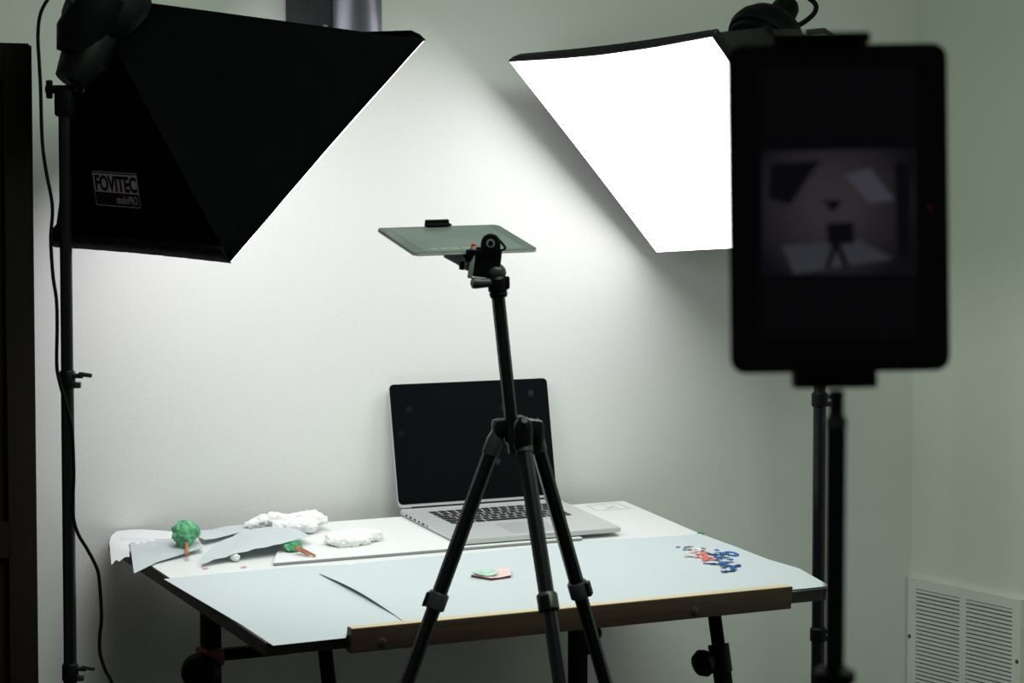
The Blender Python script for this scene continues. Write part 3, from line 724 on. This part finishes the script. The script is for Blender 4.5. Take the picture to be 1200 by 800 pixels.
def pict(name, pts, z, m): return MB(BM_).prism([fp(*p) for p in pts], .0004, .0004 + z * .00005).build(name, m, scr, smooth=False)
pict('picture_wall', ((893, 177), (1074, 174), (1074, 322), (893, 322)), 1, pic)
pict('picture_softbox', ((903, 192), (962, 188), (948, 206), (926, 240), (900, 232)), 2, dk)
pict('picture_lit_softbox', ((990, 205), (1019, 197), (1048, 234), (1018, 238)), 2, lt)
pict('picture_stand', ((1048, 190), (1066, 190), (1066, 300), (1052, 300)), 2, dk)
pict('picture_table', ((917, 288), (962, 284), (1004, 280), (1046, 303), (930, 321)), 2, tbm)
pict('picture_tablet', ((961, 235), (986, 235), (984, 240), (976, 247), (972, 247), (970, 240)), 3, dk)
pict('picture_laptop', ((968, 262), (1000, 260), (1001, 285), (970, 287)), 3, dk)
pict('picture_tripod', ((976, 285), (984, 285), (995, 312), (988, 312), (980, 292), (972, 314), (966, 314)), 4, dk)
p = fp(1090, 243); MB(BM_).lathe([(0, .0012), (.0002, .0012)], (p[0], p[1], .0002), (0, 0, 1), 10).build('indicator', M['led'], gl)

ZF = fc.y
base_xy = at(980, 600, ZF); SX = V((base_xy.x, base_xy.y + .004, 0))
g = thing('tablet_stand', 'black stand with clamp holding the tablet nearest the camera', 'stand', SX)
def zz(y): return at(980, y, ZF).z
t0_, t1_ = fp(905, 47), fp(1018, 47); q0, q1 = fp(930, 446), fp(1026, 446)
b = MB(BM_)
b.box(((t0_[0] + t1_[0]) / 2, TW / 2 + .0035, -.003), (t1_[0] - t0_[0], .007, .022), bev=.002)
b.box(((q0[0] + q1[0]) / 2, -TW / 2 - .0045, -.003), (q1[0] - q0[0], .010, .022), bev=.002)
b.box(((q0[0] + q1[0]) / 2, 0, -TT - .008), (.034, TW + .012, .007), bev=.002)
b.build('tablet_clamp', M['blackm'], g)
P = lambda z, dx=0: V((SX.x + dx, SX.y, z))
pf = ZF / F
MB().lathe([(0, 9 * pf), (zz(455) - zz(492), 9 * pf)], P(zz(494)), ZU, 18).build('neck', M['black'], g)
MB().lathe([(0, 11 * pf), (.002, 13 * pf), (.006, 13 * pf), (.009, 9 * pf)], P(zz(503)), ZU, 20).build('collar', M['dgrey'], g)
MB().lathe([(0, 12 * pf), (zz(500) - zz(790), 12 * pf)], P(zz(790)), ZU, 20).build('column', M['black'], g)
kz = zz(802)
MB().lathe([(0, 15 * pf), (.004, 25 * pf), (.010, 25 * pf), (.014, 13 * pf)], P(kz - .004), ZU, 24).build('height_lock', M['blackm'], g)
MB().lathe([(0, .0095), (kz - .30, .0095)], P(.30), ZU, 20).build('lower_column', M['black'], g)
MB().lathe([(0, .016), (.003, .02), (.035, .02), (.04, .014)], P(.42), ZU, 20).build('leg_collar', M['blackm'], g)
for i in range(3):
    a = R(90 + 120 * i); dv = V((math.cos(a), math.sin(a), 0))
    lg = MB().tube([P(.44) + dv * .02, P(.012) + dv * .30], .007, 10).build('leg', M['black'], g)
    MB().tube([P(.30) + dv * .012, P(.215) + dv * .16], .004, 8).build('brace', M['black'], lg)
    MB().sphere(P(.012) + dv * .30, .012, 2).build('rubber_foot', M['rubber'], lg)

# ------------------------------------------------------------------ softboxes
SB = .508
def push(c, k): return EYE + (c - EYE) * k
def softbox(label, c, up, rt, n, depth, diff, patch=False, esag=.003, k=1.0, cloth=None, off=(0, 0)):
    SB = .508 * k; depth = depth * k
    up = up.normalized(); rt = (rt - up * rt.dot(up)).normalized(); n = n.normalized()
    m = frame(c, rt, up, -n)                                     # z points back to the lamp, light leaves along -z
    if rt.cross(up).dot(-n) < 0: m = frame(c, -rt, up, -n); fl_ = -1
    else: fl_ = 1
    OX, OY = off[0] * fl_, off[1]
    g = thing('softbox', label, 'softbox', m, 'studio softboxes')
    h = SB / 2; r0 = .05 * k
    sq = lambda a, s, z: V((max(-1, min(1, a[0])) * s, max(-1, min(1, a[1])) * s, z))
    b = MB(m); nu, nv = 14, 12
    sides = [((-1, -1), (1, -1)), ((1, -1), (1, 1)), ((1, 1), (-1, 1)), ((-1, 1), (-1, -1))]
    for si, (a, c_) in enumerate(sides):
        es = esag if (a[1] == c_[1] == 1) else .003
        vs = []; nrm = V(((a[1] - c_[1]) * -.5, (c_[0] - a[0]) * -.5, 0))
        nrm = V((a[0] + c_[0], a[1] + c_[1], 0)) * .5
        for j in range(nv + 1):
            t = j / nv; s_ = h + (r0 - h) * t; z = .0004 + depth * t
            for i in range(nu + 1):
                k_ = i / nu; q_ = (a[0] + (c_[0] - a[0]) * k_, a[1] + (c_[1] - a[1]) * k_)
                sag = .020 * math.sin(PI * k_) * math.sin(PI * min(1, t * 1.05)) * (1 - .3 * t) + .0022 * noise.noise(V((si * 7 + k_ * 6, t * 7, c.x * 5)))  * math.sin(PI * k_)
                vs.append(V((q_[0] * s_ + OX * t, q_[1] * s_ + OY * t, z)) - nrm * (sag + es * math.sin(PI * k_) * (1 - t)))
        b.add(vs, [(j * (nu + 1) + i, j * (nu + 1) + i + 1, (j + 1) * (nu + 1) + i + 1, (j + 1) * (nu + 1) + i) for j in range(nv) for i in range(nu)])
    shell = b.build('fabric_shell', cloth or M['fabric'], g)
    so = shell.modifiers.new('cloth_thickness', 'SOLIDIFY'); so.thickness = .0015; so.offset = -1
    # lit front cloth
    b = MB(m); t = bmesh.new(); bmesh.ops.create_grid(t, x_segments=20, y_segments=20, size=h - .001)
    for v in t.verts:
        kx, ky = v.co.x / h, v.co.y / h
        v.co.x *= 1 - .0032 / h * math.cos(ky * PI / 2)
        v.co.y *= 1 - ((esag if ky > 0 else .003) + .0002) / h * math.cos(kx * PI / 2)
        v.co.z = -.0014 - .006 * (1 - kx * kx) * (1 - ky * ky)
    b.take(t)
    for (a, c_) in sides:                                        # the cloth's turned-over edge
        nrm = V((a[0] + c_[0], a[1] + c_[1], 0)) * .5; es = esag if (a[1] == c_[1] == 1) else .003; vs = []
        for i in range(21):
            k_ = i / 20; q_ = V((a[0] + (c_[0] - a[0]) * k_, a[1] + (c_[1] - a[1]) * k_, 0)) * (h - .001) - nrm * es * math.sin(PI * k_)
            vs += [q_ + V((0, 0, -.0014)), q_ + V((0, 0, -.0008 + .001 * math.sin(PI * k_)))]
        b.add(vs, [(2 * i, 2 * i + 2, 2 * i + 3, 2 * i + 1) for i in range(20)])
    b.build('front_diffuser', diff, g)
    # stitched hem round the mouth on the sides away from the open edge
    b = MB(m); hm = h + .0012
    for (a, c_) in sides:
        if patch and (a[0] == c_[0] == fl_): continue
        n_ = 40; es = esag if (a[1] == c_[1] == 1) else .003
        nrm = V((a[0] + c_[0], a[1] + c_[1], 0)) * .5
        vs = []
        for i in range(n_ + 1):
            k_ = i / n_; q_ = V((a[0] + (c_[0] - a[0]) * k_, a[1] + (c_[1] - a[1]) * k_, 0)) * hm
            wv = .0012 * noise.noise(V((k_ * 22, a[0], a[1]))) - es * math.sin(PI * k_)
            lo = -.0018 if patch else .0005
            vs += [q_ + nrm * wv + V((0, 0, lo)), q_ * (1 - .010) + nrm * (wv + .001) + V((0, 0, .012)), q_ * (1 - .030) + nrm * wv * .5 + V((0, 0, .026))]
        b.add(vs, [(3 * i + r_, 3 * i + 3 + r_, 3 * i + 4 + r_, 3 * i + 1 + r_) for i in range(n_) for r_ in (0, 1)])
    o = b.build('hem', M['hem'], g); so = o.modifiers.new('cloth_thickness', 'SOLIDIFY'); so.thickness = .0012; so.offset = 1
    # four rods, speed ring, lamp head, handle
    for sx in (-1, 1):
        for sy in (-1, 1):
            MB(m).tube([(sx * (h - .016), sy * (h - .016), .008), (sx * (r0 - .010) + OX, sy * (r0 - .010) + OY, depth)], .003, 8).build('rod', M['black'], g)
    MB(m).lathe([(0, .064), (.004, .070), (.016, .070), (.022, .062)], (OX, OY, depth - .004), (0, 0, 1), 32).build('speed_ring', M['black'], g)
    hd = MB(m).lathe([(0, .076), (.015, .079), (.035, .074), (.055, .061), (.068, .044), (.075, .030), (.11, .026), (.12, .02)], (OX, OY, depth + .012), (0, 0, 1), 28).build('lamp_head', M['blackm'], g)
    return g, m, hd, fl_
# left one: seen from behind, light going right, down and away
KL, KR = 1.035, 1.07
lc = push(V((-.4507, 4.1807, 1.572)), KL); lu = V((.5621, .465, .684)); lr = V((.6597, -.7509, -.0317)); ln = V((.499, .469, -.729))
LDp = .28
gl_, LM_, lhd, lf = softbox('black fabric softbox at left seen from behind, bearing a grey logo patch', lc, lu, lr, ln, LDp, M['diff_l'], True, k=KL, off=(-.028, -.028))
# woven patch on the lower panel
up = lu.normalized(); rt = (lr - up * lr.dot(up)).normalized(); nn = ln.normalized()
LDp *= KL
pan_b = lc - up * SB * KL / 2                                         # middle of the lower front edge
pan_t = lc - nn * LDp - up * (.05 * KL + .028)
yv = (pan_t - pan_b).normalized(); zv = rt.cross(yv).normalized()
if zv.y > 0: zv = -zv
xv = yv.cross(zv)
pa = hit(109, 199, pan_b, zv); pb_ = hit(162, 203, pan_b, zv); pc_ = hit(167, 244, pan_b, zv); pd_ = hit(115, 240, pan_b, zv)
pctr = (pa + pb_ + pc_ + pd_) / 4
xv = ((pb_ - pa) + (pc_ - pd_)).normalized(); yv = zv.cross(xv)
pw = ((pb_ - pa).length + (pc_ - pd_).length) / 2; ph = abs(((pa - pd_) + (pb_ - pc_)).dot(yv)) / 2
# keep the letters square to the photo's slanted label
PM = frame(pctr + zv * .003, xv, yv, zv)
PMS = PM
sy = ((pa - pd_) + (pb_ - pc_)).dot(xv) / (2 * ph * 2)
def psh(b):
    return b
# local coordinates with the patch's slant
SH = Matrix.Identity(4); SH[0][1] = ((pa - pd_).dot(xv) + (pb_ - pc_).dot(xv)) / 2 / ph
PMS = PM @ SH
pt = MB(PMS).prism(rrect(pw, ph, .004, 4), -.0015, -.0002).build('logo_patch', M['thread'], gl_)
b = MB(PMS); bw = .0011
o_, i_ = rrect(pw - .001, ph - .001, .0042, 4), rrect(pw - .001 - 2 * bw, ph - .001 - 2 * bw, .0035, 4); n_ = len(o_)
b.add([(x, y, .0001) for x, y in o_] + [(x, y, .0001) for x, y in i_], [(i, (i + 1) % n_, n_ + (i + 1) % n_, n_ + i) for i in range(n_)])
b.build('patch_border', M['patch'], pt, smooth=False)
MB(PMS).prism([(-pw / 2 + .003, ph * -.10), (pw / 2 - .003, ph * -.10), (pw / 2 - .003, ph / 2 - .004), (-pw / 2 + .003, ph / 2 - .004)], -.0001, .0002).build('patch_field', M['patch'], pt, smooth=False)
b = MB(PMS @ Matrix.Translation((-pw / 2 + .0052, -ph * .045, .0005))); text_mesh(b, 'FOVITEC', ph * .60, 0, 1, .0012)
xs = [(PMS.inverted() @ v.co).x for v in b.bm.verts]; wid = max(xs) - min(xs); kx = (pw - .0105) / wid
b.bm.free(); b = MB(PMS @ Matrix.Translation((-pw / 2 + .0052, -ph * .045, .0005))); text_mesh(b, 'FOVITEC', ph * .60, 0, kx, .0012)
b.build('patch_lettering', M['thread'], pt, smooth=False)
b = MB(PMS @ Matrix.Translation((-pw * .02, -ph * .40, .0003))); text_mesh(b, 'studioPRO', ph * .33, 0, .74, 0); b.build('patch_small_lettering', M['threadl'], pt, smooth=False)

# right one: lit face toward the table
rc_ = push(V((.3066, 4.6099, 1.5679)), KR); ru = V((-.5558, -.4574, .6941)); rr_ = V((.6683, -.7424, .0459)); rn = V((-.494, -.489, -.718))
gr_, RM_, rhd, rf = softbox('lit softbox at right with glowing white square face tilted toward the table', rc_, ru, rr_, rn, .285, M['diff_r'], esag=.011, k=KR, cloth=M['fabric2'], off=(0, -.02))
# handle loop on the right lamp head
hz = rc_ - rn.normalized() * .40
zr = 5.09
MB().tube(spline([at(917, 12, zr), at(926, -3, zr), at(940, -6, zr), at(955, 4, zr), at(955, 14, zr), at(945, 24, zr), at(930, 33, zr)], 6), .0052, 10).build('handle', M['blackm'], rhd)
MB().tube([at(945, 38, zr), at(966, 36, zr), at(976, 42, zr)], [.006, .006, .004], 10).build('tilt_lever', M['black'], rhd)

# ------------------------------------------------------------------ light stands
def light_stand(px, py_top, z, label, collars, rot0):
    top = at(px, py_top, z); q_ = V((top.x, top.y, 0))
    g = thing('light_stand', label, 'light stand', q_, 'light stands')
    Pz = lambda h: V((q_.x, q_.y, h)); s_ = z / F
    zs = sorted([at(px, y, z).z for y in collars], reverse=True)
    rr0 = 7.3 * s_
    lv = [top.z] + zs + [.12]
    for i in range(len(lv) - 1):
        MB().lathe([(0, rr0 * (1 + .06 * i)), (lv[i] - lv[i + 1], rr0 * (1 + .06 * i))], Pz(lv[i + 1]), ZU, 20).build('pole', M['anod'], g)
    for h in zs:
        c = MB().lathe([(0, rr0 * 1.1), (.003, rr0 * 1.35), (.026, rr0 * 1.35), (.030, rr0 * 1.1)], Pz(h - .015), ZU, 20).build('collar', M['black'], g)
        b = MB().cyl(Pz(h + .006) + V((rr0, 0, 0)), Pz(h + .006) + V((rr0 + .016, -.004, 0)), .004)
        b.box(Pz(h + .008) + V((rr0 + .020, -.005, 0)), (.022, .006, .007), Matrix.Rotation(R(8), 3, 'Y'), .002)
        b.box(Pz(h - .009) + V((rr0 + .006, 0, 0)), (.012, .012, .010), None, .002)
        b.build('clamp_lever', M['dgrey'], c)
    MB().lathe([(0, .018), (.004, .022), (.04, .022), (.044, .018)], Pz(.40), ZU, 18).build('leg_collar', M['black'], g)
    MB().lathe([(0, .016), (.004, .02), (.03, .02), (.034, .015)], Pz(.12), ZU, 18).build('base_collar', M['black'], g)
    for i in range(3):
        a = rot0 + R(120 * i); dv = V((math.cos(a), math.sin(a), 0))
        lg = MB().tube([Pz(.42) + dv * .02, Pz(.012) + dv * .30], .009, 10).build('leg', M['anod'], g)
        MB().tube([Pz(.135) + dv * .015, Pz(.205) + dv * .165], .005, 8).build('brace', M['anod'], lg)
        MB().sphere(Pz(.012) + dv * .30, .012, 2).build('rubber_foot', M['rubber'], lg)
    return g, top, rr0
ZL = 4.10
gs, ltop, lr0 = light_stand(75.5, 118, ZL, 'tall black light stand at left holding the dark softbox', (446, 795), TH + R(30))
# tilt bracket of the left lamp: from the pole top up to the ring (belongs to the softbox)
ringc = lc - nn * LDp - rt * .028 - lu.normalized() * .028
b = MB(); b.lathe([(0, lr0 * 1.35), (.004, lr0 * 1.6), (.04, lr0 * 1.6), (.045, lr0 * 1.2)], ltop - V((0, 0, .025)), ZU, 18)
b.cyl(ltop + V((-.030, 0, .018)), ltop + V((.014, 0, .018)), .007)
b.box(ltop + V((-.024, 0, .018)), (.010, .012, .03), None, .003)
b.box(ltop + V((.03, .01, .05)), (.06, .04, .05), Matrix.Rotation(R(-38), 3, 'Y'), .008)
b.tube([ltop + V((.01, 0, .03)), at(98, 72, ZL + .01), ringc - nn * .03], [.028, .040, .05], 14)
b.build('tilt_bracket', M['black'], gl_)
b = MB(); b.tube([at(88, 62, ZL), at(92, 40, ZL), at(112, 10, ZL), at(130, -10, ZL)], [.03, .038, .042, .03], 14); b.build('lamp_socket', M['blackm'], lhd)
b = MB(); b.tube([at(80, -4, ZL - .02), at(90, 5, ZL - .02), at(103, 18, ZL - .02)], [.006, .010, .010], 12); b.build('cable_plug', M['dgrey'], lhd)
gs2, rtop, rr0_ = light_stand(963.5, 70, 5.13, 'black light stand behind the front tablet holding the lit softbox', (470, 750), TH + R(60))
ringr = rc_ - rn.normalized() * .285 * KR - ru.normalized() * .02
b = MB(); b.lathe([(0, rr0_ * 1.35), (.05, rr0_ * 1.35)], rtop - V((0, 0, .03)), ZU, 16)
b.tube([rtop + V((0, 0, .01)), (rtop + ringr) / 2 + V((0, 0, .02)), ringr - rn.normalized() * .05], [.02, .028, .035], 12)
b.build('tilt_bracket', M['black'], gr_)

# power cord beside the left stand
cz = ZL - .035
cp = [(84, -14), (70, -16), (57, -2), (47.5, 16), (44.5, 41), (46, 75), (47.5, 103), (49.5, 165), (54, 200), (60, 231), (61.5, 250), (59.5, 280), (62, 322), (66, 350), (67, 380), (66.5, 427), (70, 448), (76, 469), (81, 488), (84.5, 506), (86.5, 553), (85.5, 600), (91, 624), (102, 643), (111, 660), (116, 676), (119, 721), (117, 745), (117.5, 766), (124, 786), (132, 802), (150, 860), (160, 960)]
pts = [at(x, y, cz) for x, y in cp]
last = pts[-1]; pts += [V((last.x + .03, last.y + .05, .05)), V((last.x + .10, last.y + .12, .006)), V((last.x + .25, last.y + .1, .006))]
tag(MB().tube(spline(pts, 6), .0029, 10).build('power_cord', M['rubber']), 'thin black power cord hanging down along the left light stand', 'cord')

# ------------------------------------------------------------------ light
w = bpy.data.worlds.new('World'); S.world = w; w.use_nodes = True
bg = w.node_tree.nodes['Background']; bg.inputs[0].default_value = (.96, 1.0, .97, 1); bg.inputs[1].default_value = .075
la = bpy.data.lights.new('overhead_fill', 'AREA'); la.shape = 'RECTANGLE'; la.size = 1.2; la.size_y = 1.2; la.energy = 28; la.color = (.80, 1.0, .78)  # unseen greenish fill, added overhead to raise the ambient level
lo = bpy.data.objects.new('overhead_fill', la); COL.objects.link(lo); lo.location = (.55, 3.3, CEIL - .03)

# ------------------------------------------------------------------ camera
cam = bpy.data.cameras.new('camera'); cam.sensor_width = 36; cam.lens = F * 36 / 1200
cam.clip_start = .05
co = bpy.data.objects.new('camera', cam); COL.objects.link(co); co.location = EYE; co.rotation_euler = (PI / 2 - PITCH, 0, 0)
cam.dof.use_dof = True; cam.dof.focus_distance = 4.55; cam.dof.aperture_fstop = 11.5
S.camera = co
S.view_settings.view_transform = 'Standard'
S.view_settings.look = 'None'
S.view_settings.exposure = 0
